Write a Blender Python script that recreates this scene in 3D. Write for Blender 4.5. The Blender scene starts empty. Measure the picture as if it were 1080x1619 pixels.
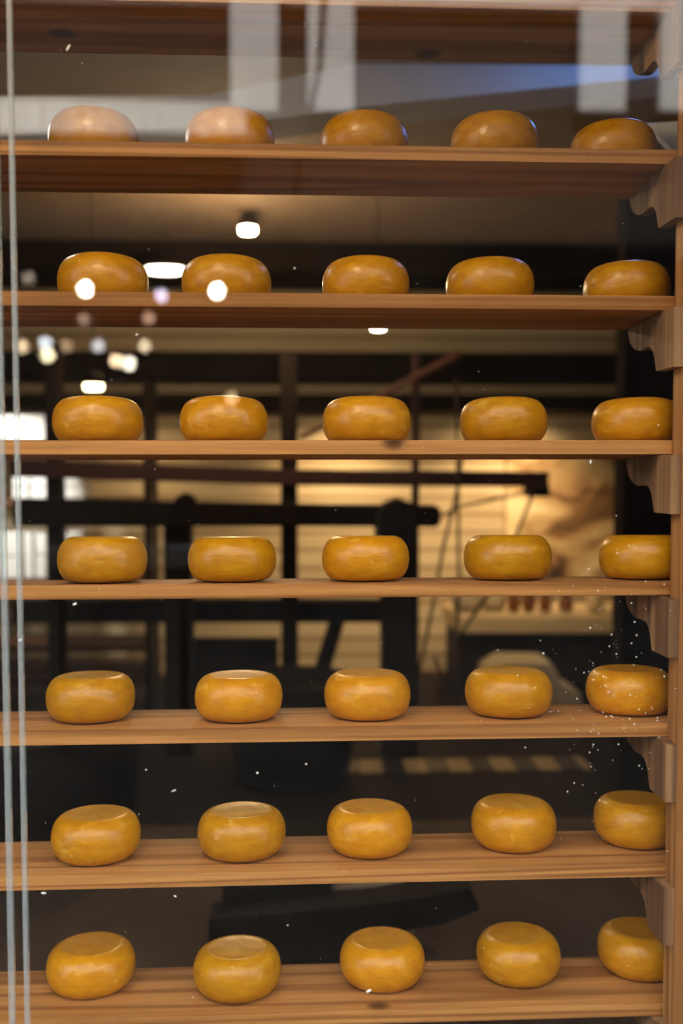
import bpy, bmesh, math, random
import numpy as np
from mathutils import Vector, Matrix

random.seed(7)
SC = bpy.context.scene
COL = SC.collection

# ------------------------------------------------------------------ camera
F = 1574.0                       # focal length in pixels of the 1080x1619 frame (35 mm)
CAM = np.array([0.0, -1.6992, 1.5])
PITCH, YAW, ROLL = -0.05262, 0.04932, -0.00082
_cp, _sp, _cy, _sy = math.cos(PITCH), math.sin(PITCH), math.cos(YAW), math.sin(YAW)
FWD = np.array([_sy*_cp, _cy*_cp, _sp])
_r = np.array([_cy, -_sy, 0.0])
_u = np.cross(_r, FWD)
RGT = _r*math.cos(ROLL) + _u*math.sin(ROLL)
UPV = -_r*math.sin(ROLL) + _u*math.cos(ROLL)

cd = bpy.data.cameras.new('camera')
cam = bpy.data.objects.new('camera', cd)
COL.objects.link(cam)
M = Matrix.Identity(4)
for i in range(3):
    M[i][0], M[i][1], M[i][2], M[i][3] = RGT[i], UPV[i], -FWD[i], CAM[i]
cam.matrix_world = M
cd.sensor_fit = 'VERTICAL'
cd.sensor_height = 36.0
cd.sensor_width = 24.0
cd.lens = 35.0
cd.clip_start = 0.05
cd.dof.use_dof = True
cd.dof.focus_distance = 1.70
cd.dof.aperture_fstop = 1.7
SC.camera = cam


def at(px, py, Y):
    """Point of the plane y=Y that stands behind photo pixel (px, py)."""
    d = FWD + RGT*((px-540)/F) + UPV*((809.5-py)/F)
    t = (Y-CAM[1])/d[1]
    p = CAM + d*t
    return Vector((float(p[0]), float(Y), float(p[2])))


GY = -0.22                        # the window pane


def mirrored(px, py, Yv):
    """Place in the street whose mirror image in the pane shows at (px, py)."""
    p = at(px, py, Yv)
    return Vector((p.x, 2*GY-Yv, p.z))


# ------------------------------------------------------------------ materials
def new_mat(name):
    m = bpy.data.materials.new(name)
    m.use_nodes = True
    nt = m.node_tree
    for n in list(nt.nodes):
        nt.nodes.remove(n)
    out = nt.nodes.new('ShaderNodeOutputMaterial')
    return m, nt, out


def N(nt, kind, **kw):
    n = nt.nodes.new(kind)
    for k, v in kw.items():
        if k == 'inp':
            for a, b in v.items():
                n.inputs[a].default_value = b
        else:
            setattr(n, k, v)
    return n


def ramp(nt, stops, interp='LINEAR'):
    n = nt.nodes.new('ShaderNodeValToRGB')
    e = n.color_ramp.elements
    n.color_ramp.interpolation = interp
    while len(e) < len(stops):
        e.new(0.5)
    for el, (p, c) in zip(e, stops):
        el.position = p
        el.color = (c[0], c[1], c[2], 1) if not isinstance(c, (int, float)) else (c, c, c, 1)
    return n


def mixc(nt, fac, a, b, blend='MIX'):
    n = nt.nodes.new('ShaderNodeMix')
    n.data_type = 'RGBA'
    n.blend_type = blend
    for s, v in ((0, fac), (6, a), (7, b)):
        if isinstance(v, (int, float)):
            n.inputs[s].default_value = v
        elif isinstance(v, tuple):
            n.inputs[s].default_value = (v[0], v[1], v[2], 1)
        else:
            nt.links.new(v, n.inputs[s])
    return n.outputs[2]


def plain(name, col, rough=0.6, metal=0.0, var=0.15, scale=6.0, spec=0.4):
    m, nt, out = new_mat(name)
    b = N(nt, 'ShaderNodeBsdfPrincipled', inp={'Roughness': rough, 'Metallic': metal, 'Specular IOR Level': spec})
    tc = N(nt, 'ShaderNodeTexCoord')
    nz = N(nt, 'ShaderNodeTexNoise', inp={'Scale': scale, 'Detail': 5.0, 'Roughness': 0.6})
    nt.links.new(tc.outputs['Object'], nz.inputs['Vector'])
    lo = tuple(c*(1-var) for c in col)
    hi = tuple(min(1, c*(1+var)) for c in col)
    r = ramp(nt, [(0.3, lo), (0.7, hi)])
    nt.links.new(nz.outputs['Fac'], r.inputs['Fac'])
    nt.links.new(r.outputs['Color'], b.inputs['Base Color'])
    nt.links.new(b.outputs['BSDF'], out.inputs['Surface'])
    return m


def wood(name, dark, mid, light, axis='X', rough=0.55, knots=0.5, grain=1.0):
    """Planed softwood: long fibres along `axis`, growth rings, a few knots."""
    m, nt, out = new_mat(name)
    L = nt.links.new
    tc = N(nt, 'ShaderNodeTexCoord')
    oi = N(nt, 'ShaderNodeObjectInfo')
    off = N(nt, 'ShaderNodeVectorMath', operation='SCALE', inp={0: (13.7, 5.1, 9.3)})
    L(oi.outputs['Random'], off.inputs['Scale'])
    add = N(nt, 'ShaderNodeVectorMath', operation='ADD')
    L(tc.outputs['Object'], add.inputs[0])
    L(off.outputs[0], add.inputs[1])
    long_ = {'X': (0.6, 20, 52), 'Y': (30, 0.6, 30), 'Z': (30, 30, 0.6)}[axis]
    mp = N(nt, 'ShaderNodeVectorMath', operation='MULTIPLY', inp={1: long_})
    L(add.outputs[0], mp.inputs[0])
    # soft large tone
    n1 = N(nt, 'ShaderNodeTexNoise', inp={'Scale': 1.0, 'Detail': 4.0, 'Roughness': 0.55, 'Distortion': 0.4})
    L(mp.outputs[0], n1.inputs['Vector'])
    # growth rings
    n2 = N(nt, 'ShaderNodeTexNoise', inp={'Scale': 0.55, 'Detail': 1.5, 'Roughness': 0.4, 'Distortion': 0.3})
    L(mp.outputs[0], n2.inputs['Vector'])
    mul = N(nt, 'ShaderNodeMath', operation='MULTIPLY', inp={1: 26.0*grain})
    L(n2.outputs['Fac'], mul.inputs[0])
    sn = N(nt, 'ShaderNodeMath', operation='SINE')
    L(mul.outputs[0], sn.inputs[0])
    rg = N(nt, 'ShaderNodeMapRange', inp={1: -0.2, 2: 1.0, 3: 0.0, 4: 1.0})
    L(sn.outputs[0], rg.inputs[0])
    # fine fibre
    fine = {'X': (4, 160, 160), 'Y': (160, 4, 160), 'Z': (160, 160, 4)}[axis]
    mf = N(nt, 'ShaderNodeVectorMath', operation='MULTIPLY', inp={1: fine})
    L(add.outputs[0], mf.inputs[0])
    n3 = N(nt, 'ShaderNodeTexNoise', inp={'Scale': 1.0, 'Detail': 3.0, 'Roughness': 0.6})
    L(mf.outputs[0], n3.inputs['Vector'])
    r1 = ramp(nt, [(0.25, mid), (0.75, light)])
    L(n1.outputs['Fac'], r1.inputs['Fac'])
    ringf = N(nt, 'ShaderNodeMath', operation='MULTIPLY', inp={1: 0.70})
    L(rg.outputs[0], ringf.inputs[0])
    c = mixc(nt, ringf.outputs[0], r1.outputs['Color'], dark)
    ff = N(nt, 'ShaderNodeMapRange', inp={1: 0.35, 2: 0.7, 3: 0.0, 4: 0.45})
    L(n3.outputs['Fac'], ff.inputs[0])
    c = mixc(nt, ff.outputs[0], c, dark)
    # knots
    kv = {'X': (4.2, 5.6, 5.6), 'Y': (5.6, 4.2, 5.6), 'Z': (5.6, 5.6, 4.2)}[axis]
    mk = N(nt, 'ShaderNodeVectorMath', operation='MULTIPLY', inp={1: kv})
    L(add.outputs[0], mk.inputs[0])
    vo = N(nt, 'ShaderNodeTexVoronoi', inp={'Scale': 1.0, 'Randomness': 1.0})
    L(mk.outputs[0], vo.inputs['Vector'])
    kr = N(nt, 'ShaderNodeMapRange', inp={1: 0.06, 2: 0.14, 3: knots, 4: 0.0})
    kr.interpolation_type = 'SMOOTHSTEP'
    L(vo.outputs['Distance'], kr.inputs[0])
    c = mixc(nt, kr.outputs[0], c, tuple(x*0.22 for x in dark))
    b = N(nt, 'ShaderNodeBsdfPrincipled', inp={'Roughness': rough, 'Specular IOR Level': 0.14})
    L(c, b.inputs['Base Color'])
    bp = N(nt, 'ShaderNodeBump', inp={'Strength': 0.12, 'Distance': 0.002})
    L(n3.outputs['Fac'], bp.inputs['Height'])
    L(bp.outputs['Normal'], b.inputs['Normal'])
    L(b.outputs['BSDF'], out.inputs['Surface'])
    return m


def cheese_mat():
    m, nt, out = new_mat('yellow_wax')
    L = nt.links.new
    tc = N(nt, 'ShaderNodeTexCoord')
    oi = N(nt, 'ShaderNodeObjectInfo')
    off = N(nt, 'ShaderNodeVectorMath', operation='SCALE', inp={0: (7.7, 3.1, 5.3)})
    L(oi.outputs['Random'], off.inputs['Scale'])
    add = N(nt, 'ShaderNodeVectorMath', operation='ADD')
    L(tc.outputs['Object'], add.inputs[0])
    L(off.outputs[0], add.inputs[1])
    st = N(nt, 'ShaderNodeVectorMath', operation='MULTIPLY', inp={1: (1, 1, 2.2)})
    L(add.outputs[0], st.inputs[0])
    n1 = N(nt, 'ShaderNodeTexNoise', inp={'Scale': 2.6, 'Detail': 5.0, 'Roughness': 0.5, 'Distortion': 0.5})
    L(st.outputs[0], n1.inputs['Vector'])
    r1 = ramp(nt, [(0.28, (0.43, 0.165, 0.002)), (0.52, (0.50, 0.210, 0.003)), (0.75, (0.57, 0.258, 0.006))])
    L(n1.outputs['Fac'], r1.inputs['Fac'])
    # scuffed paler wax patches
    n2 = N(nt, 'ShaderNodeTexNoise', inp={'Scale': 1.9, 'Detail': 5.0, 'Roughness': 0.55, 'Distortion': 1.4})
    L(add.outputs[0], n2.inputs['Vector'])
    r2 = N(nt, 'ShaderNodeMapRange', inp={1: 0.62, 2: 0.72, 3: 0.0, 4: 0.40})
    L(n2.outputs['Fac'], r2.inputs[0])
    c = mixc(nt, r2.outputs[0], r1.outputs['Color'], (0.72, 0.48, 0.10))
    # tiny dark pits
    vo = N(nt, 'ShaderNodeTexVoronoi', inp={'Scale': 5.0, 'Randomness': 1.0})
    L(add.outputs[0], vo.inputs['Vector'])
    pr = N(nt, 'ShaderNodeMapRange', inp={1: 0.05, 2: 0.085, 3: 0.85, 4: 0.0})
    L(vo.outputs['Distance'], pr.inputs[0])
    n4 = N(nt, 'ShaderNodeTexNoise', inp={'Scale': 2.3, 'Detail': 1.0})
    L(add.outputs[0], n4.inputs['Vector'])
    gate = N(nt, 'ShaderNodeMapRange', inp={1: 0.58, 2: 0.62, 3: 0.0, 4: 1.0})
    L(n4.outputs['Fac'], gate.inputs[0])
    pm = N(nt, 'ShaderNodeMath', operation='MULTIPLY')
    L(pr.outputs[0], pm.inputs[0])
    L(gate.outputs[0], pm.inputs[1])
    c = mixc(nt, pm.outputs[0], c, (0.08, 0.035, 0.008))
    # every wheel a little different
    hs = N(nt, 'ShaderNodeHueSaturation', inp={'Saturation': 1.0})
    vr = N(nt, 'ShaderNodeMapRange', inp={1: 0.0, 2: 1.0, 3: 0.9, 4: 1.12})
    L(oi.outputs['Random'], vr.inputs[0])
    L(vr.outputs[0], hs.inputs['Value'])
    hr = N(nt, 'ShaderNodeMapRange', inp={1: 0.0, 2: 1.0, 3: 0.502, 4: 0.498})
    L(oi.outputs['Random'], hr.inputs[0])
    L(hr.outputs[0], hs.inputs['Hue'])
    L(c, hs.inputs['Color'])
    b = N(nt, 'ShaderNodeBsdfPrincipled', inp={'Roughness': 0.36, 'Specular IOR Level': 0.38,
                                              'Subsurface Weight': 0.0, 'Coat Weight': 0.06, 'Coat Roughness': 0.2})
    L(hs.outputs['Color'], b.inputs['Base Color'])
    rr = N(nt, 'ShaderNodeMapRange', inp={1: 0.3, 2: 0.7, 3: 0.27, 4: 0.40})
    L(n2.outputs['Fac'], rr.inputs[0])
    L(rr.outputs[0], b.inputs['Roughness'])
    bp = N(nt, 'ShaderNodeBump', inp={'Strength': 0.10, 'Distance': 0.02})
    L(n1.outputs['Fac'], bp.inputs['Height'])
    L(bp.outputs['Normal'], b.inputs['Normal'])
    L(b.outputs['BSDF'], out.inputs['Surface'])
    return m


def glass_mat():
    """Clear pane: lets light through, mirrors by the angle, carries a thin uneven film of dirt."""
    m, nt, out = new_mat('window_glass')
    L = nt.links.new
    lw = N(nt, 'ShaderNodeLayerWeight', inp={'Blend': 0.5})
    p5 = N(nt, 'ShaderNodeMath', operation='POWER', inp={1: 5.0})
    L(lw.outputs['Facing'], p5.inputs[0])
    fr = N(nt, 'ShaderNodeMath', operation='MULTIPLY_ADD', inp={1: 0.98, 2: 0.019})
    L(p5.outputs[0], fr.inputs[0])
    tr = N(nt, 'ShaderNodeBsdfTransparent', inp={'Color': (0.985, 0.99, 0.985, 1)})
    gl = N(nt, 'ShaderNodeBsdfGlossy', inp={'Roughness': 0.0, 'Color': (1, 1, 1, 1)})
    mx = N(nt, 'ShaderNodeMixShader')
    L(fr.outputs[0], mx.inputs[0])
    L(tr.outputs[0], mx.inputs[1])
    L(gl.outputs[0], mx.inputs[2])
    tc = N(nt, 'ShaderNodeTexCoord')
    sc = N(nt, 'ShaderNodeVectorMath', operation='MULTIPLY', inp={1: (1.6, 1.6, 0.7)})
    L(tc.outputs['Object'], sc.inputs[0])
    nz = N(nt, 'ShaderNodeTexNoise', inp={'Scale': 2.6, 'Detail': 6.0, 'Roughness': 0.6, 'Distortion': 0.6})
    L(sc.outputs[0], nz.inputs['Vector'])
    df = N(nt, 'ShaderNodeMapRange', inp={1: 0.42, 2: 0.75, 3: 0.0, 4: 0.004})
    L(nz.outputs['Fac'], df.inputs[0])
    dirt = N(nt, 'ShaderNodeBsdfDiffuse', inp={'Color': (0.55, 0.52, 0.48, 1)})
    mx2 = N(nt, 'ShaderNodeMixShader')
    L(df.outputs[0], mx2.inputs[0])
    L(mx.outputs[0], mx2.inputs[1])
    L(dirt.outputs[0], mx2.inputs[2])
    L(mx2.outputs[0], out.inputs['Surface'])
    return m


def edge_mat():
    """Ground glass edge / clear sealant: cloudy, half see-through."""
    m, nt, out = new_mat('glass_edge')
    L = nt.links.new
    tr = N(nt, 'ShaderNodeBsdfTransparent', inp={'Color': (0.9, 0.95, 0.95, 1)})
    b = N(nt, 'ShaderNodeBsdfPrincipled', inp={'Base Color': (0.5, 0.52, 0.52, 1), 'Roughness': 0.3})
    mx = N(nt, 'ShaderNodeMixShader', inp={0: 0.30})
    L(tr.outputs[0], mx.inputs[1])
    L(b.outputs[0], mx.inputs[2])
    L(mx.outputs[0], out.inputs['Surface'])
    return m


def lamp_mat(name, col, strength):
    m, nt, out = new_mat(name)
    e = N(nt, 'ShaderNodeEmission', inp={'Color': (col[0], col[1], col[2], 1), 'Strength': strength})
    nt.links.new(e.outputs[0], out.inputs['Surface'])
    return m


def plank_mat(name, dark, mid, light, pitch):
    """Wall of horizontal boards: dark joints every `pitch` metres, boards of differing tone."""
    m, nt, out = new_mat(name)
    L = nt.links.new
    tc = N(nt, 'ShaderNodeTexCoord')
    sp = N(nt, 'ShaderNodeSeparateXYZ')
    L(tc.outputs['Object'], sp.inputs[0])
    dv = N(nt, 'ShaderNodeMath', operation='DIVIDE', inp={1: pitch})
    L(sp.outputs['Z'], dv.inputs[0])
    fr = N(nt, 'ShaderNodeMath', operation='FRACT')
    L(dv.outputs[0], fr.inputs[0])
    fl = N(nt, 'ShaderNodeMath', operation='FLOOR')
    L(dv.outputs[0], fl.inputs[0])
    wn = N(nt, 'ShaderNodeTexWhiteNoise', noise_dimensions='1D')
    L(fl.outputs[0], wn.inputs['W'])
    st = N(nt, 'ShaderNodeVectorMath', operation='MULTIPLY', inp={1: (1.2, 6, 16)})
    L(tc.outputs['Object'], st.inputs[0])
    nz = N(nt, 'ShaderNodeTexNoise', inp={'Scale': 1.0, 'Detail': 4.0, 'Distortion': 0.6})
    L(st.outputs[0], nz.inputs['Vector'])
    av = N(nt, 'ShaderNodeMath', operation='MULTIPLY_ADD', inp={1: 0.35, 2: 0.0})
    L(wn.outputs['Value'], av.inputs[0])
    sm = N(nt, 'ShaderNodeMath', operation='ADD')
    L(av.outputs[0], sm.inputs[0])
    L(nz.outputs['Fac'], sm.inputs[1])
    r = ramp(nt, [(0.4, mid), (0.85, light)])
    L(sm.outputs[0], r.inputs['Fac'])
    j = N(nt, 'ShaderNodeMapRange', inp={1: 0.04, 2: 0.22, 3: 0.9, 4: 0.0})
    L(fr.outputs[0], j.inputs[0])
    c = mixc(nt, j.outputs[0], r.outputs['Color'], dark)
    b = N(nt, 'ShaderNodeBsdfPrincipled', inp={'Roughness': 0.7, 'Specular IOR Level': 0.3})
    L(c, b.inputs['Base Color'])
    L(b.outputs['BSDF'], out.inputs['Surface'])
    return m


def checker_mat(name, a, bcol, size):
    m, nt, out = new_mat(name)
    L = nt.links.new
    tc = N(nt, 'ShaderNodeTexCoord')
    ck = N(nt, 'ShaderNodeTexChecker', inp={'Color1': (*a, 1), 'Color2': (*bcol, 1), 'Scale': 1.0/size})
    mv = N(nt, 'ShaderNodeVectorMath', operation='MULTIPLY_ADD', inp={1: (1.0, 0.0, 0.0), 2: (0.0, size*.5, size*.5)})
    L(tc.outputs['Object'], mv.inputs[0])
    L(mv.outputs[0], ck.inputs['Vector'])
    b = N(nt, 'ShaderNodeBsdfPrincipled', inp={'Roughness': 0.35})
    L(ck.outputs['Color'], b.inputs['Base Color'])
    L(b.outputs['BSDF'], out.inputs['Surface'])
    return m


def mural_mat():
    m, nt, out = new_mat('painted_panel')
    L = nt.links.new
    tc = N(nt, 'ShaderNodeTexCoord')
    st = N(nt, 'ShaderNodeVectorMath', operation='MULTIPLY', inp={1: (1.0, 1.0, 1.9)})
    L(tc.outputs['Object'], st.inputs[0])
    nz = N(nt, 'ShaderNodeTexNoise', inp={'Scale': 2.1, 'Detail': 3.0, 'Roughness': 0.55, 'Distortion': 1.0})
    L(st.outputs[0], nz.inputs['Vector'])
    r = ramp(nt, [(0.30, (0.05, 0.028, 0.016)), (0.42, (0.24, 0.12, 0.045)), (0.52, (0.50, 0.34, 0.16)), (0.68, (0.80, 0.62, 0.36))])
    L(nz.outputs['Fac'], r.inputs['Fac'])
    b = N(nt, 'ShaderNodeBsdfPrincipled', inp={'Roughness': 0.6})
    L(r.outputs['Color'], b.inputs['Base Color'])
    L(b.outputs['BSDF'], out.inputs['Surface'])
    return m


PINE = wood('pine_board', (0.19, 0.066, 0.015), (0.42, 0.178, 0.048), (0.58, 0.280, 0.092), 'X', 0.5, 0.9)
POST = wood('pine_post', (0.22, 0.085, 0.025), (0.42, 0.19, 0.060), (0.54, 0.27, 0.10), 'Z', 0.55, 0.7)
BRKT = wood('pine_bracket', (0.10, 0.050, 0.026), (0.29, 0.150, 0.068), (0.41, 0.225, 0.110), 'Z', 0.65, 0.7, 0.6)
CHEESE = cheese_mat()
GLASS = glass_mat()
EDGE = edge_mat()
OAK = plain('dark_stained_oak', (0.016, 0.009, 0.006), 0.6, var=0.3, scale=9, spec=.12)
RAILRED = plain('red_brown_painted_timber', (0.055, 0.016, 0.010), 0.5, var=0.25, scale=9)
BRACE = plain('brown_timber', (0.12, 0.045, 0.02), 0.5, var=0.25)
ROPE = plain('hemp_rope', (0.06, 0.035, 0.018), 0.9)
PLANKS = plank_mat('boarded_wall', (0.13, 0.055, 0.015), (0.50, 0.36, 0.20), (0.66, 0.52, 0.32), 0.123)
PLASTER = plain('pale_plaster', (0.62, 0.60, 0.57), 0.8, var=0.06)
CEIL = plain('brown_ceiling', (0.20, 0.13, 0.08), 0.8, var=0.1)
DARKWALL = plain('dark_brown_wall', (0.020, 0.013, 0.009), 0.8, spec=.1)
FLOOR = plain('worn_stone_floor', (0.115, 0.078, 0.052), 0.7, var=0.25, scale=3, spec=.1)
IRON = plain('grey_iron', (0.55, 0.48, 0.44), 0.5, 0.0)
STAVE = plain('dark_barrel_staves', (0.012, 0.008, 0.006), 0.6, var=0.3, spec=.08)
WHITE = plain('white_card', (0.80, 0.80, 0.78), 0.5, var=0.04)
CREAM = plain('cream_paint', (0.72, 0.55, 0.30), 0.5, var=0.06)
AMBER = plain('brown_glazed_jar', (0.20, 0.075, 0.02), 0.3, var=0.2)
SACK = plain('pale_sackcloth', (0.62, 0.50, 0.32), 0.9, var=0.12, scale=20)
BRICK = plain('dark_brick', (0.014, 0.011, 0.009), 0.8, var=0.2)
STONE = plain('grey_paving', (0.05, 0.042, 0.036), 0.8, var=0.12)
PALE = plain('white_painted_stone', (0.82, 0.80, 0.78), 0.7, var=0.05)
FRONT = plain('shopfront_timber', (0.10, 0.08, 0.06), 0.6)
DUST = plain('pale_dust', (0.80, 0.76, 0.70), 0.9, var=0.05)
TILES = checker_mat('cream_and_black_tiles', (0.50, 0.36, 0.17), (0.02, 0.015, 0.012), 0.108)
MURAL = mural_mat()


# ------------------------------------------------------------------ mesh helpers
def link(name, bm, mat, parent=None, smooth=False, loc=None):
    bmesh.ops.recalc_face_normals(bm, faces=bm.faces[:])
    me = bpy.data.meshes.new(name)
    bm.to_mesh(me)
    bm.free()
    if mat:
        me.materials.append(mat)
    if smooth:
        for p in me.polygons:
            p.use_smooth = True
    o = bpy.data.objects.new(name, me)
    COL.objects.link(o)
    if parent:
        o.parent = parent
    if loc is not None:
        o.location = loc
    return o


def tag(o, label, cat, group=None, kind=None):
    if label:
        o['label'] = label
    if cat:
        o['category'] = cat
    if group:
        o['group'] = group
    if kind:
        o['kind'] = kind
    return o


def thing(name, label, cat, loc=(0, 0, 0), group=None):
    o = bpy.data.objects.new(name, None)
    o.empty_display_size = 0.05
    COL.objects.link(o)
    o.location = loc
    return tag(o, label, cat, group)


def bevel(bm, w, seg=2):
    if w > 0:
        bmesh.ops.bevel(bm, geom=bm.edges[:], offset=w, segments=seg, profile=0.6, affect='EDGES', clamp_overlap=True)


def box_bm(x0, x1, y0, y1, z0, z1, bev=0.0):
    bm = bmesh.new()
    v = [bm.verts.new((x, y, z)) for x in (x0, x1) for y in (y0, y1) for z in (z0, z1)]
    for f in ((0, 1, 3, 2), (4, 6, 7, 5), (0, 4, 5, 1), (2, 3, 7, 6), (0, 2, 6, 4), (1, 5, 7, 3)):
        bm.faces.new([v[i] for i in f])
    bmesh.ops.recalc_face_normals(bm, faces=bm.faces[:])
    bevel(bm, bev)
    return bm


def prism_bm(pts, d, bev=0.0):
    """Polygon (list of 3-D points) pushed along vector d."""
    bm = bmesh.new()
    a = [bm.verts.new(p) for p in pts]
    b = [bm.verts.new(Vector(p)+Vector(d)) for p in pts]
    bm.faces.new(a)
    bm.faces.new(b[::-1])
    n = len(a)
    for i in range(n):
        bm.faces.new((a[i], a[(i+1) % n], b[(i+1) % n], b[i]))
    bmesh.ops.recalc_face_normals(bm, faces=bm.faces[:])
    bevel(bm, bev)
    return bm


def lathe_bm(prof, seg=48, close_top=True, close_bot=True):
    bm = bmesh.new()
    rings = []
    for r, z in prof:
        rings.append([bm.verts.new((r*math.cos(2*math.pi*i/seg), r*math.sin(2*math.pi*i/seg), z)) for i in range(seg)])
    for a, b in zip(rings, rings[1:]):
        for i in range(seg):
            bm.faces.new((a[i], a[(i+1) % seg], b[(i+1) % seg], b[i]))
    if close_bot:
        bm.faces.new(rings[0][::-1])
    if close_top:
        bm.faces.new(rings[-1])
    return bm


def tube_bm(pts, r, seg=8, radii=None):
    bm = bmesh.new()
    pts = [Vector(p) for p in pts]
    rings = []
    for i, p in enumerate(pts):
        t = (pts[min(i+1, len(pts)-1)]-pts[max(i-1, 0)]).normalized()
        ref = Vector((0, 0, 1)) if abs(t.z) < 0.9 else Vector((1, 0, 0))
        u = t.cross(ref).normalized()
        w = t.cross(u)
        rr = radii[i] if radii else r
        rings.append([bm.verts.new(p+(u*math.cos(2*math.pi*k/seg)+w*math.sin(2*math.pi*k/seg))*rr) for k in range(seg)])
    for a, b in zip(rings, rings[1:]):
        for k in range(seg):
            bm.faces.new((a[k], a[(k+1) % seg], b[(k+1) % seg], b[k]))
    bm.faces.new(rings[0][::-1])
    bm.faces.new(rings[-1])
    return bm


def panel(name, px, Y, d, mat, parent=None, bev=0.004):
    """A slab whose front outline stands behind photo pixels px on the plane y=Y, d metres thick."""
    return link(name, prism_bm([at(x, y, Y) for x, y in px], (0, d, 0), bev), mat, parent)


def rect(x0, y0, x1, y1):
    return [(x0, y0), (x1, y0), (x1, y1), (x0, y1)]


# ------------------------------------------------------------------ rack: boards
Z = [1.5+z for z in (0.7804, 0.528, 0.2808, 0.033, -0.2127, -0.463, -0.7153, -0.9693)]
T, DP, XP, TILT = 0.0243, 0.198, 0.6568, 0.0717
XL, XR = -0.80, 0.78
GR_B = 'pine boards of the cheese rack'
BOARD = ['pine board across the top of the picture, seen from below, above all the cheeses',
         'pine shelf board carrying the top row of five cheeses, dark knots on its underside',
         'pine shelf board under the second row of cheeses, seen slightly from below',
         'pine shelf board at eye level under the third row, showing only its front edge',
         'pine shelf board under the fourth row of cheeses, fine growth rings on its front edge',
         'pine shelf board under the fifth row of cheeses, a strip of its top in view',
         'pine shelf board with broad top in view, carrying the second lowest row of cheeses',
         'lowest pine shelf board with a dark knot near the right post, under the bottom row']
for i, z in enumerate(Z):
    zb = -TILT*DP
    pts = [(0, 0, 0), (0, DP, zb), (0, DP, zb-T+0.0052), (0, 0, -T)]
    bm = prism_bm([(XL, y, zz) for _, y, zz in pts], (XR-XL, 0, 0), 0.0016)
    o = link('shelf_board', bm, PINE, None, loc=(0, 0, z))
    tag(o, BOARD[i], 'shelf board', GR_B)

# ------------------------------------------------------------------ rack: upright with scalloped brackets
up = thing('rack_upright', 'tall pine post at the right edge with scalloped brackets that carry the shelf boards', 'rack post', (XP, 0, 0))
link('post', box_bm(0.0, 0.085, -0.047, -0.0022, 0.0, 2.75, 0.0015), POST, up)
PB = [(0, -.100), (.075, -.100), (.0785, -.095), (.0825, -.083), (.088, -.070), (.096, -.060), (.106, -.0535), (.118, -.0505), (.132, -.0505),
      (.150, -.0515), (.168, -.0500), (.186, -.0450), (.202, -.0370), (.215, -.0270), (.224, -.0150), (.229, -.002)]
for i, z in enumerate(Z):
    sl = (TILT*DP-0.0052)/DP
    zt = z-T-0.0012
    poly = [(-0.0185, -0.047, zt)]+[(-0.0185, -0.047+y, zt+h-sl*max(0, -0.047+y)) for y, h in PB]
    poly += [(-0.0185, 0.182, zt-sl*0.182), (-0.0185, 0.0, zt)]
    link('bracket', prism_bm([(p[0], p[1], p[2]) for p in poly], (0.0180, 0, 0), 0.0), BRKT, up)

# ------------------------------------------------------------------ cheeses (x, depth on the board, radius, height)
CH = {1: [(-0.3472, 0.1047, 0.0781, 0.0805), (-0.1079, 0.0985, 0.0785, 0.0805), (0.1301, 0.1015, 0.078, 0.0805), (0.3628, 0.095, 0.0774, 0.0806), (0.5862, 0.119, 0.0771, 0.0804)],
      2: [(-0.3342, 0.1033, 0.0792, 0.0805), (-0.1163, 0.1075, 0.0798, 0.0804), (0.1334, 0.1064, 0.0782, 0.0804), (0.3591, 0.1073, 0.0794, 0.0804), (0.6155, 0.1207, 0.0779, 0.0802)],
      3: [(-0.3447, 0.0943, 0.0792, 0.0807), (-0.1217, 0.0947, 0.0788, 0.0807), (0.1341, 0.0915, 0.0796, 0.0808), (0.3831, 0.0944, 0.0788, 0.0807), (0.6286, 0.0967, 0.0795, 0.0806)],
      4: [(-0.3396, 0.0911, 0.0787, 0.0816), (-0.1087, 0.0947, 0.0794, 0.0799), (0.1319, 0.0908, 0.0791, 0.0808), (0.3923, 0.0935, 0.0797, 0.0808), (0.6423, 0.0885, 0.0795, 0.08)],
      5: [(-0.3674, 0.1096, 0.0792, 0.0799), (-0.0985, 0.0972, 0.0795, 0.0798), (0.1361, 0.0983, 0.0789, 0.0805), (0.3984, 0.104, 0.0801, 0.0812), (0.6281, 0.1102, 0.0795, 0.0805)],
      6: [(-0.3591, 0.0988, 0.0798, 0.0798), (-0.0951, 0.1028, 0.0807, 0.0798), (0.1408, 0.1049, 0.0791, 0.081), (0.4135, 0.1194, 0.0792, 0.0817), (0.6507, 0.1261, 0.0795, 0.0819)],
      7: [(-0.3775, 0.1277, 0.081, 0.0774), (-0.1044, 0.0955, 0.0807, 0.0777), (0.166, 0.1198, 0.0798, 0.0776), (0.4254, 0.1227, 0.0791, 0.0796), (0.6638, 0.1343, 0.0795, 0.0794)]}
ROWN = {1: 'top row', 2: 'second row from top', 3: 'third row from top', 4: 'middle row',
        5: 'third row from bottom', 6: 'second row from bottom', 7: 'bottom row'}
POSN = ['leftmost', 'second from the left', 'third from the left', 'fourth from the left', 'rightmost']
LOOK = {(1, 0): 'yellow waxed cheese wheel paled by a reflection', (1, 1): 'yellow waxed cheese wheel half paled by reflection',
        (1, 4): 'darker ochre cheese wheel', (2, 4): 'shadowed ochre cheese wheel', (3, 3): 'ochre cheese wheel with a small crease',
        (3, 4): 'ochre cheese wheel partly behind the post', (4, 0): 'yellow cheese wheel with pale reflected band',
        (4, 4): 'ochre cheese wheel with pale scuff', (5, 0): 'yellow cheese wheel with dark pits',
        (5, 2): 'ochre cheese wheel with pale scuff', (6, 4): 'dim ochre cheese wheel cut by the post',
        (7, 4): 'dim ochre cheese wheel behind a bracket', (7, 1): 'bright glossy yellow cheese wheel'}
GR_C = 'yellow waxed cheese wheels on the rack'


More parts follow.
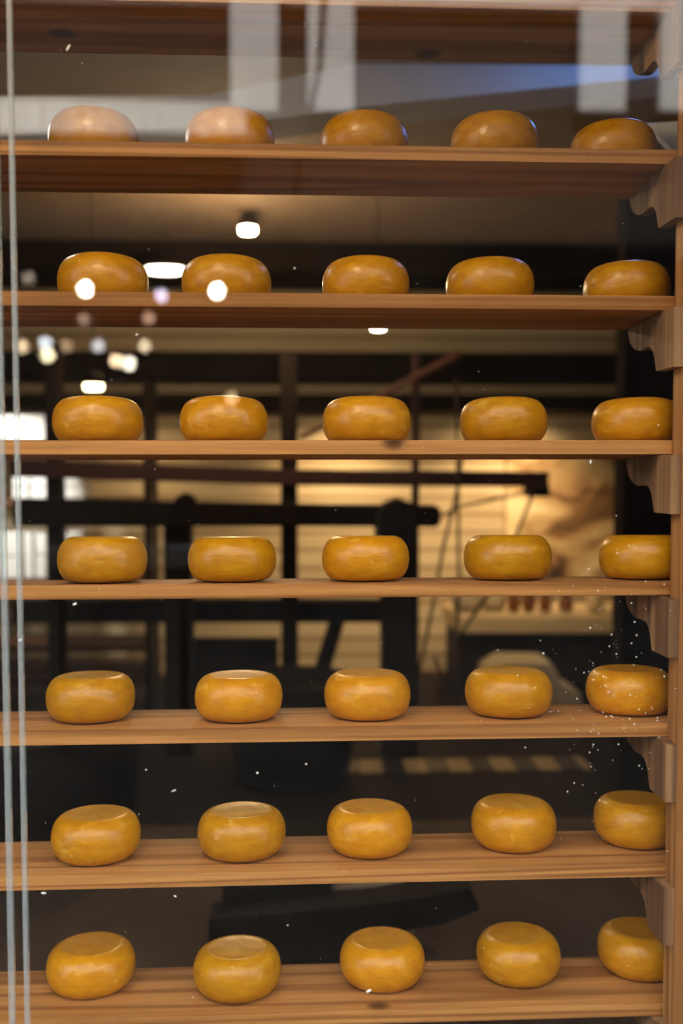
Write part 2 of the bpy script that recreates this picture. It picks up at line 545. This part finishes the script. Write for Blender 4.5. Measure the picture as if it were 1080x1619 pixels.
def cheese_bm():
    """Unit wheel (radius 1, height 1): bulging side, flat top with a soft pressed rim, flat foot."""
    pr = []
    n = 26
    pr.append((0.02, 0.004))
    pr.append((0.56, 0.0))
    for k in range(1, n):
        z = k/n
        u = abs(2*z-1)
        r = 0.63+0.37*max(0.0, 1-u**2.1)**(1/2.1)
        pr.append((r, z))
    pr += [(0.715, 0.988), (0.672, 0.999), (0.640, 1.000), (0.60, 0.994), (0.50, 0.984), (0.30, 0.978), (0.02, 0.976)]
    return lathe_bm(pr, 64)


proto = None
for row in range(1, 8):
    for k, (x, y, r, h) in enumerate(CH[row]):
        if proto is None:
            o = proto = link('waxed_cheese', cheese_bm(), CHEESE, None, smooth=True)
        else:
            o = proto.copy()
            COL.objects.link(o)
        o.scale = (r, r, h)
        o.location = (x, y, Z[row]-TILT*y+0.0007)
        o.rotation_euler = (Matrix.Rotation(-math.atan(TILT), 3, 'X') @ Matrix.Rotation(random.uniform(-3, 3), 3, 'Z')).to_euler()
        look = LOOK.get((row, k), 'golden yellow waxed cheese wheel')
        pos = POSN[k]
        tag(o, f'{look}, {pos} in {ROWN[row]}', 'cheese', GR_C)


def st(o):
    o['kind'] = 'structure'
    return o


# ------------------------------------------------------------------ the shop window
ta, tb = at(22, 400, GY).x, at(3, 700, GY).x
st(link('window_1', box_bm(ta+.0034, 0.98, GY-0.004, GY+0.004, 0.30, 2.62), GLASS))
st(link('window_2', box_bm(-1.75, tb-.0042, GY-0.004, GY+0.004, 0.30, 2.62), GLASS))
st(link('window_3', box_bm(tb+.0042, ta-.0034, GY-0.004, GY+0.004, 0.30, 2.62), GLASS))
st(link('trim_1', box_bm(ta-.0033, ta+.0033, GY-0.006, GY+0.006, 0.30, 2.62, 0.001), EDGE))
st(link('trim_2', box_bm(tb-.0041, tb+.0041, GY-0.006, GY+0.006, 0.30, 2.62, 0.001), EDGE))

# dust on the pane: specks nobody could count
bm = bmesh.new()


def speck(p, a, b, ang, th=0.0006):
    n = 7
    c, s = math.cos(ang), math.sin(ang)
    rim = []
    for k in range(n):
        q = 2*math.pi*k/n
        u, w = a*math.cos(q)*random.uniform(.8, 1.1), b*math.sin(q)*random.uniform(.8, 1.1)
        rim.append(bm.verts.new((p.x+u*c-w*s, p.y, p.z+u*s+w*c)))
    top = bm.verts.new((p.x, p.y-th, p.z))
    for k in range(n):
        bm.faces.new((rim[k], rim[(k+1) % n], top))


GF = GY-0.0042
for k in range(260):
    px, py = random.uniform(0, 1080), random.uniform(0, 1619)
    r = random.choice([.00028, .0003, .00035, .00045, .0007])
    speck(at(px, py, GF), r, r*random.uniform(.7, 1), random.uniform(0, 3))
for k in range(150):               # the splash of droplets near the right post
    px, py = random.gauss(965, 50), random.gauss(1080, 110)
    r = random.choice([.0005, .0006, .0008, .0011])
    speck(at(min(px, 1075), py, GF), r, r, 0)
for px, py, a, b, ang in ((108, 75, .0075, .0018, 1.05), (859, 1033, .0022, .0022, 0), (700, 975, .001, .001, 0), (787, 1028, .0016, .0016, 0),
                          (466, 424, .0020, .0016, .5), (231, 1217, .0020, .0015, 0), (275, 1250, .0055, .0012, .35), (32, 1012, .0045, .003, .4),
                          (583, 1567, .006, .003, .5), (277, 1417, .0035, .0016, -.6), (500, 72, .001, .002, .3), (934, 730, .0014, .005, -.1),
                          (1041, 672, .0013, .0013, 0), (933, 993, .0018, .0018, 0), (407, 1222, .0022, .0022, 0), (484, 1208, .0022, .002, 0),
                          (216, 529, .0028, .0015, .3), (455, 1463, .0014, .0014, 0), (118, 955, .004, .0025, .5), (69, 1412, .006, .002, 0)):
    speck(at(px, py, GF), a*.8, b*.8, ang, 0.0012)
o = link('dust_specks', bm, DUST)
tag(o, 'pale dust specks and dried droplets scattered over the window pane', 'dust', None, 'stuff')

# ------------------------------------------------------------------ shop shell
YB = 5.2
XL_, XR_ = -3.4, 3.4
CZ = 2.78
st(link('floor', box_bm(XL_, XR_, -0.30, YB, -0.10, 0.0), FLOOR))
st(link('floor_back', box_bm(XL_, XR_, 2.35, YB, -0.05, 0.0015), OAK))
st(link('wall_back', box_bm(XL_-.1, XR_+.1, YB, YB+0.12, -0.1, CZ), PLANKS))
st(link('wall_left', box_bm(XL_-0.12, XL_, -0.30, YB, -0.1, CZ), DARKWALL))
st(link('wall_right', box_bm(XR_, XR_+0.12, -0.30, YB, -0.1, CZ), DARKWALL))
st(link('ceiling', box_bm(XL_-.12, XR_+.12, -0.30, YB+.12, CZ, CZ+0.15), CEIL))
# shopfront around the panes, front wall carried up unseen to block the sun
bm = box_bm(-12, 12, -0.42, -0.12, 2.62, 12.2)
st(link('wall_front', bm, BRICK))
st(link('trim_3', box_bm(-1.95, 0.98, -0.30, -0.12, 0.0, 0.30, 0.004), FRONT))
st(link('trim_4', box_bm(-12, -1.75, -0.42, -0.12, 0.0, 2.62, 0.0), BRICK))
st(link('trim_5', box_bm(0.98, 12, -0.42, -0.12, 0.0, 2.62, 0.0), BRICK))
st(link('sun_block_roof', box_bm(-12, 12, -0.42, 9.0, 12.2, 12.4), BRICK))  # unseen slab added to block the sun
st(link('sky_blocker', box_bm(-2.6, 1.7, -1.22, -0.42, 2.66, 2.72, .004), FRONT))  # unseen canopy added to cut off steep skylight
# dark partition that closes the view on the right
xp = at(986, 700, 2.6).x
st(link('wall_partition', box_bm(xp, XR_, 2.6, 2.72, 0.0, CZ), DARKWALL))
# dark rails along the upper back wall
for y0, y1 in ((556, 600), (622, 646)):
    a, b = at(500, y0, 5.0), at(500, y1, 5.0)
    st(link('trim_11', box_bm(XL_, XR_, 5.0, YB-.001, b.z, a.z, .004), DARKWALL))
# ceiling joists
for k, (yy, h) in enumerate(((4.25, .16), (4.75, .16))):
    st(link('ceiling_beam', box_bm(XL_, XR_, yy, yy+0.2, CZ-h, CZ), DARKWALL))
# pale bulkhead under the ceiling
st(panel('trim_6', [(-300, 152), (330, 150), (560, 100), (1160, 104), (1160, 112), (1000, 125), (560, 170), (350, 200), (-300, 226)], 1.42, 0.20, PLASTER))

# ------------------------------------------------------------------ dark timber press behind the rack
pr = thing('cheese_press', 'big dark timber press with rails, hub and ropes standing behind the rack', 'press', (0, 3.4, 0))
pr_inv = Vector((0, 3.4, 0))


def pp(name, px, Y, d, mat, bev=0.006):
    o = link(name, prism_bm([at(x, y, Y)-pr_inv for x, y in px], (0, d, 0), bev), mat, pr)
    return o


def floor_post(name, x0, x1, ytop, Y, d, mat):
    a, b = at(x0, ytop, Y), at(x1, ytop, Y)
    return link(name, box_bm(a.x, b.x, Y-3.4, Y-3.4+d, 0, a.z, 0.006), mat, pr)


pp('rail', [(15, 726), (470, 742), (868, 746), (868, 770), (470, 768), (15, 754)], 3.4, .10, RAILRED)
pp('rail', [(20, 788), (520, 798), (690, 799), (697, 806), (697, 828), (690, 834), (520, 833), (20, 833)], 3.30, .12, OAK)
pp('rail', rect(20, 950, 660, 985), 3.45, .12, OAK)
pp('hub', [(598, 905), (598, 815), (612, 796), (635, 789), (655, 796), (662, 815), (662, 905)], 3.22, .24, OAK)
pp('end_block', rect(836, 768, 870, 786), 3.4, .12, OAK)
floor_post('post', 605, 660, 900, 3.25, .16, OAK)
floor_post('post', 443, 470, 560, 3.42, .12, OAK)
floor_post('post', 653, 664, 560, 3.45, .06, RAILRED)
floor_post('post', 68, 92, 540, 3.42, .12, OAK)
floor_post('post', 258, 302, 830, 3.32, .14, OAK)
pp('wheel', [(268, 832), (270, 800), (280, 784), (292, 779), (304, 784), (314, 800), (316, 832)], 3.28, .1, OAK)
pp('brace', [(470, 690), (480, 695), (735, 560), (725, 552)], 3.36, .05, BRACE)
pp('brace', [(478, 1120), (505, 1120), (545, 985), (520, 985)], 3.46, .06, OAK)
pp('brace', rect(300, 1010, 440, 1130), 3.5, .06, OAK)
for pts in ([(735, 690), (724, 770), (700, 870), (688, 940), (655, 1100)], [(722, 600), (724, 780), (726, 930), (722, 1000)],
            [(862, 768), (800, 786), (730, 800), (690, 820)], [(845, 775), (815, 850), (800, 900), (730, 1000), (690, 1110)],
            [(688, 1040), (700, 1075), (706, 1115)]):
    link('rope', tube_bm([at(x, y, 3.38)-pr_inv for x, y in pts], 0.009, 6), ROPE, pr)

# ------------------------------------------------------------------ counter at the back with jars, painted panel
ct = thing('display_counter', 'cream topped dark counter in front of the boarded wall', 'counter', (0, 4.3, 0))
inv = Vector((0, 4.3, 0))
a, b = at(722, 976, 4.2), at(1080, 976, 4.2)
link('counter_top', prism_bm([at(x, y, 4.2)-inv for x, y in rect(722, 976, 1080, 1001)], (0, .6, 0), .005), CREAM, ct)
zc = at(722, 1001, 4.2).z
link('cabinet', box_bm(a.x+.03, b.x, -0.05, .5, 0, zc-.001, .004), OAK, ct)
ztop = a.z
for k, (px, h, w, nm, mt) in enumerate(((812, .13, .040, 'brown stoneware jar', AMBER), (836, .15, .042, 'brown stoneware jar', AMBER), (862, .12, .04, 'brown stoneware jar', AMBER),
                                        (640+300, .17, .05, 'pale stoneware jar', CREAM), (895, .11, .045, 'brown stoneware jar', AMBER))):
    t = thing('jar', ['leftmost brown jar on the far counter', 'tall brown jar second on the far counter', 'squat brown jar third on the far counter',
                      'pale cream jar at the right end of the far counter', 'low wide brown jar fourth on the far counter'][k], 'jar', (at(px, 970, 4.4).x, 4.4, ztop+.0005), 'jars on the far counter')
    link('body', lathe_bm([(w*.8, 0), (w, h*.15), (w, h*.65), (w*.7, h*.85), (w*.6, h*.9)], 20), mt, t, True)
    link('lid', lathe_bm([(w*.66, h*.9), (w*.68, h*.97), (w*.3, h)], 20), OAK, t, True)
for k, (px, w, h) in enumerate(((738, .10, .24), (781, .075, .2))):
    o = link('flour_sack', lathe_bm([(w*.8, 0), (w, h*.25), (w*.95, h*.6), (w*.55, h*.85), (w*.35, h*.9), (w*.5, h)], 24), SACK, None, True, loc=(at(px, 970, 4.45).x, 4.45+.02*k, ztop+.0005))
    tag(o, ['larger pale sack at the left end of the far counter', 'smaller pale sack beside the brown jars on the far counter'][k], 'sack', 'sacks on the far counter')
o = panel('wall_picture', rect(800, 715, 1010, 925), 5.16, .03, MURAL)
tag(o, 'pale and brown painted panel on the boarded wall at the right', 'picture')
# cloth bundle before the counter
t = at(840, 1110, 3.86)
o = link('grain_sack', prism_bm([at(x, y, 3.86) for x, y in [(760, 1118), (772, 1060), (800, 1046), (872, 1047), (890, 1080), (918, 1095), (922, 1118)]], (0, .30, 0), .02), SACK)
tag(o, 'pale cloth bundle lying on a chest below the far counter', 'sack')
zz = at(760, 1118, 3.86).z
o = link('low_chest', box_bm(at(735, 1118, 3.86).x, at(1000, 1118, 3.86).x, 3.80, 4.20, 0, zz-.012, .006), OAK)
tag(o, 'low dark chest under the pale cloth bundle', 'chest')
# tile strip at the wall foot
p0, p1 = at(480, 1172, 4.1), at(930, 1205, 4.1)
st(link('trim_13', box_bm(at(480, 1190, 3.05).x, at(930, 1190, 3.05).x, 2.98, 3.18, 0.0, .006, 0), TILES))

# ------------------------------------------------------------------ tubs
def tub(px, Y, r, h, label, hoopz):
    c = at(px, 1200, Y)
    t = thing('wooden_tub', label, 'tub', (c.x, Y, 0))
    pf = [(r*.9, 0), (r*.96, h*.25), (r, h*.6), (r*1.01, h), (r*.94, h), (r*.93, h*.92), (.02, h*.9)]
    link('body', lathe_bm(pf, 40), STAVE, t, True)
    for z in hoopz:
        rr = r*(.9+.11*min(1, z/h*1.2))+.004
        link('hoop', lathe_bm([(rr-.01, z), (rr, z), (rr+.002, z+.045), (rr-.01, z+.045)], 40, False, False), IRON, t, True)


tub(48, 2.15, .42, .50, 'dark wooden tub with a pale iron hoop, low at the left behind the shelves', (.318,))
tub(462, 3.0, .30, .46, 'dark wooden tub with a dull hoop below the middle of the rack', (.06,))

# low dark things on the floor, seen under the second lowest board
b0 = thing('wooden_sledge', 'dark wooden sledge with a pale board lying on the floor behind the lowest cheeses', 'sledge', (0, 1.9, 0))
binv = Vector((0, 1.9, 0))
link('runner', prism_bm([at(x, y, 1.12)-binv for x, y in [(330, 1556), (330, 1455), (600, 1428), (745, 1405), (760, 1440), (700, 1462), (560, 1490), (520, 1556)]], (0, .12, 0), .006), OAK, b0)
link('deck_board', prism_bm([at(x, y, 1.30)-binv for x, y in [(515, 1500), (530, 1392), (625, 1388), (668, 1428), (650, 1500)]], (0, .05, 0), .004), SACK, b0)
link('chest', box_bm(at(352, 1400, 1.25).x, at(524, 1400, 1.25).x, -.66, -.20, 0, at(355, 1380, 1.25).z, .008), STAVE, b0)

# ------------------------------------------------------------------ pale goods at the left of the shop
gs = thing('goods_shelf', 'dark shelf unit with white goods at the far left behind the rack', 'shelf unit', (0, 4.2, 0))
ginv = Vector((0, 4.2, 0))
for py in (697, 790, 917, 1022, 1066, 1108):
    link('shelf', prism_bm([at(x, y, 4.0)-ginv for x, y in rect(-160, py, 236, py+9)], (0, .4, 0), .003), BRACE, gs)
for x in (-160, 226):
    link('side_panel', box_bm(at(x, 700, 4.0).x, at(x+8, 700, 4.0).x, -.2, .2, 0, at(x, 600, 4.0).z, .003), OAK, gs)
SHELF = {697: 'topmost', 790: 'second', 917: 'third'}
BX = [(-60, 72, 656, 697, 0, 'long white box'), (20, 45, 771, 790, 0, 'small cream box'), (48, 73, 770, 790, 0, 'small white box'), (20, 45, 748, 770, 1, 'small grey-white box'), (48, 73, 746, 769, 1, 'flat white box'),
      (96, 132, 769, 790, 0, 'blue-white box'), (94, 126, 748, 768, 1, 'pale cream box'),
      (-32, -4, 838, 917, 0, 'tall white box'), (2, 32, 880, 917, 0, 'squat white box'), (2, 33, 842, 879, 1, 'cubic white box'), (37, 52, 842, 917, 0, 'narrow white box'), (55, 73, 878, 917, 0, 'short white box'),
      (55, 73, 843, 877, 1, 'small white box'), (96, 130, 842, 917, 0, 'broad white box')]
prev = None
for x0, x1, y0, y1, tier, look in BX:
    base = min(v for v in SHELF if v >= y1)
    zs = at(x1, base, 4.0).z+.004
    p0, p1 = at(x0, y0, 4.05), at(x1, y1, 4.05)
    if tier:
        zs = prev[x0 > 50 or x0 < 20] if False else at(x1, y1, 4.05).z
    o = link('white_box', box_bm(p0.x, p1.x, 4.05, 4.28, zs+.002, p0.z, .005), WHITE)
    where = 'right of the dark post' if x0 > 85 else 'against the dark post' if x0 > 46 else 'by the window joint'
    tag(o, f"{look} {where}, {'upper tier, ' if tier else ''}{SHELF[base]} far left shelf", 'box', 'white boxes on the far left shelves')

# pale board leaning by the top right corner
o = panel('hanging_board', [(1022, 194), (1140, 186), (1140, 236), (1064, 240)], 0.45, .02, WHITE)
tag(o, 'slanted pale board hanging behind the rightmost cheese of the top row', 'board')

# ------------------------------------------------------------------ shop lamps and added fill lights
def ceiling_lamp(px, py, Y, r, col, s, label, sx=1.0):
    p = at(px, py, Y)
    t = thing('ceiling_lamp', label, 'lamp', p, 'lamps under the shop ceiling')
    bm = lathe_bm([(r*.9, 0), (r, .01), (r*1.02, .03)], 24)
    bm.transform(Matrix.Diagonal((sx, 1, 1, 1)))
    link('diffuser', bm, lamp_mat('lamp_glow', col, s), t, True)
    bm = lathe_bm([(r*1.1, .031), (r*1.1, .07), (r*.5, .09)], 24)
    bm.transform(Matrix.Diagonal((sx, 1, 1, 1)))
    link('housing', bm, OAK, t, True)
    top = CZ-p.z
    if top > .1:
        link('rod', tube_bm([(0, 0, .085), (0, 0, top)], .0025, 6), OAK, t)


ceiling_lamp(392, 369, 3.5, .043, (1, .80, .48), 40, 'bright round spot lamp above the second row of cheeses')
ceiling_lamp(261, 432, 4.0, .066, (1, .88, .70), 9, 'wide soft lamp between the first two cheeses of the second row', 1.6)
ceiling_lamp(598, 522, 3.0, .032, (1, .88, .62), 40, 'bright lamp peeping out under the second board')
ceiling_lamp(148, 617, 3.1, .035, (1, .80, .45), 12, 'small warm lamp just over the leftmost cheese of the third row', 1.3)


def light(name, kind, loc, energy, col, size=.1, **kw):
    d = bpy.data.lights.new(name, kind)
    d.energy = energy
    d.color = col
    if kind in ('POINT', 'SPOT'):
        d.shadow_soft_size = size
    for k, v in kw.items():
        setattr(d, k, v)
    o = bpy.data.objects.new(name, d)
    COL.objects.link(o)
    o.location = loc
    return o


WARM = (1.0, 0.72, 0.40)
def aim(o, tgt):
    o.rotation_euler = (Vector(tgt)-o.location).to_track_quat('-Z', 'Y').to_euler()


s = light('spot_wall', 'SPOT', (1.55, 4.55, 1.82), 78, WARM, .05, spot_size=1.9, spot_blend=1.0)
aim(s, (1.45, 5.2, 0.95))
s = light('spot_press', 'SPOT', (0.35, 4.6, 1.80), 62, WARM, .05, spot_size=1.9, spot_blend=1.0)
aim(s, (0.3, 5.2, 0.95))
s = light('spot_left', 'SPOT', (-1.0, 4.6, 1.80), 16, WARM, .05, spot_size=1.9, spot_blend=1.0)
aim(s, (-1.0, 5.2, 0.95))
light('warm_front_fill', 'POINT', (-0.45, -0.95, 2.56), 30.0, (1, .74, .42), .06)  # added warm light without a fitting, brightens the upper rows
light('ceiling_glow', 'POINT', tuple(at(358, 442, 3.0)), 34, (1, .74, .42), .06)  # added light hidden behind a cheese, brightens the ceiling
s = light('goods_fill', 'SPOT', (-1.55, 3.05, 1.95), 120, (1, .96, .88), .06, spot_size=1.0, spot_blend=.6)  # added spot without a fitting, brightens the white boxes
aim(s, (-1.75, 4.1, 1.3))
s = light('counter_fill', 'SPOT', tuple(at(797, 655, 3.6)), 34, WARM, .04, spot_size=1.9, spot_blend=.8)  # added spot hidden behind a cheese, brightens counter and cloth bundle
aim(s, (1.25, 4.2, 0.75))
light('bulkhead_fill', 'POINT', (-0.80, 0.85, 2.36), 4.0, (1, .97, .92), .05)  # added neutral light, brightens the left part of the bulkhead
light('blue_fill', 'POINT', tuple(at(1040, 62, 1.02)), 4.0, (.08, .30, 1), .05)  # added blue light, tints the right end of the bulkhead

# ------------------------------------------------------------------ the street outside, as the pane mirrors it
st(link('ground', box_bm(-14, 14, -9.6, -0.30, -0.12, -0.02), STONE))
FY = 2*GY-9.3
fac = st(link('wall_street', box_bm(-14, 14, FY-.5, FY, -.1, 10.5), BRICK))
YV = 9.1
for x0, x1 in ((364, 440), (486, 560), (916, 990), (1043, 1110)):
    a, b = mirrored(x0, 175, YV), mirrored(x1, 175, YV)
    st(link('trim_7', box_bm(a.x, b.x, FY+.001, FY+.2, a.z, 10.2, .02), PALE))
a, b = mirrored(-260, 152, YV-.4), mirrored(388, 214, YV-.4)
st(link('trim_8', box_bm(a.x, b.x, FY+.001, FY+.6, b.z, a.z, .02), PALE))

BULB = [(135, 457, 34, .055, (1, .95, .85)), (343, 460, 34, .055, (1, .97, .9)), (255, 468, 7, .05, (.75, .7, 1)), (34, 548, 6, .05, (1, .75, .45)), (72, 542, 6, .05, (.85, .92, 1)),
        (75, 561, 10, .06, (1, .85, .5)), (105, 547, 2, .05, (1, .65, .4)), (155, 547, 4, .05, (.9, .9, .95)), (184, 570, 10, .05, (1, .72, .42)), (204, 575, 11, .055, (1, .9, .7)),
        (229, 547, 5, .05, (1, .8, .55)), (133, 505, 1.6, .05, (1, .7, .5)), (235, 503, 2.5, .05, (1, .6, .4)), (366, 630, 3.5, .05, (1, .7, .4)), (45, 440, 1.5, .05, (1, .8, .6))]
bulbs = thing('light_string', None, None)
COL.objects.unlink(bulbs)
bpy.data.objects.remove(bulbs)
for k, (px, py, s, r, col) in enumerate(BULB):
    p = mirrored(px, py, 6.55 if k in (5, 10, 11) else 6.2)
    t = thing('street_lamp_bulb', 'small hanging lamp across the street, a blurred glowing disc in the pane', 'lamp', p, 'hanging lamps mirrored in the pane')
    link('bulb', lathe_bm([(r*.15, -r), (r*.7, -r*.7), (r, 0), (r*.7, r*.7), (r*.3, r)], 16), lamp_mat('bulb_glow', col, s*(6 if s > 20 else 4.5)), t, True)
    link('cord', tube_bm([(0, 0, r), (0, 0, 5.6-p.z)], .003, 6), OAK, t)
st(link('trim_14', box_bm(-3.4, 0.4, 2*GY-6.59, 2*GY-6.51, 5.6, 5.68, .005), FRONT))
st(link('trim_9', box_bm(-3.4, 0.4, 2*GY-6.24, 2*GY-6.16, 5.6, 5.68, .005), FRONT))
for x in (-3.3, .3):
    st(link('trim_10', box_bm(x-.03, x+.03, FY, 2*GY-6.16, 5.61, 5.67, .004), FRONT))

# pale slab added over the unseen upper storeys to light the cheeses
st(link('trim_12', box_bm(-14, 14, FY+.001, FY+.15, 6.35, 10.3, .02), PALE))
# white board added in the street to mirror as a pale band
p0, p1 = mirrored(70, 864, 3.4), mirrored(312, 896, 3.4)
t = thing('reflection_board', 'added white board in the street mirrored as a pale band across a cheese', 'barrier', ((p0.x+p1.x)/2, p0.y, -0.02))
wd = (p1.x-p0.x)/2
link('board', box_bm(-wd, wd, -.02, .02, p1.z+.02, p0.z+.02, .004), PALE, t)
for sx in (-1, 1):
    link('leg', box_bm(sx*wd*.8-.02, sx*wd*.8+.02, -.06, -.021, 0, p0.z, .003), OAK, t)

# ------------------------------------------------------------------ daylight
sun = light('sun', 'SUN', (0, 0, 20), 30.0, (1, .95, .88), angle=.01)
aim_dir = Vector((-0.15, -0.766, -0.70))
sun.rotation_euler = aim_dir.to_track_quat('-Z', 'Y').to_euler()
w = bpy.data.worlds.new('sky')
SC.world = w
w.use_nodes = True
bg = w.node_tree.nodes['Background']
bg.inputs['Color'].default_value = (0.80, 0.90, 1.0, 1)
bg.inputs['Strength'].default_value = 4.4

SC.view_settings.view_transform = 'Standard'
SC.view_settings.look = 'None'
SC.view_settings.exposure = 0.0
SC.view_settings.gamma = 1.0
SC.view_settings.use_curve_mapping = False
SC.cycles.use_denoising = True
SC.cycles.max_bounces = 8
SC.cycles.transparent_max_bounces = 12
SC.cycles.sample_clamp_indirect = 6.0
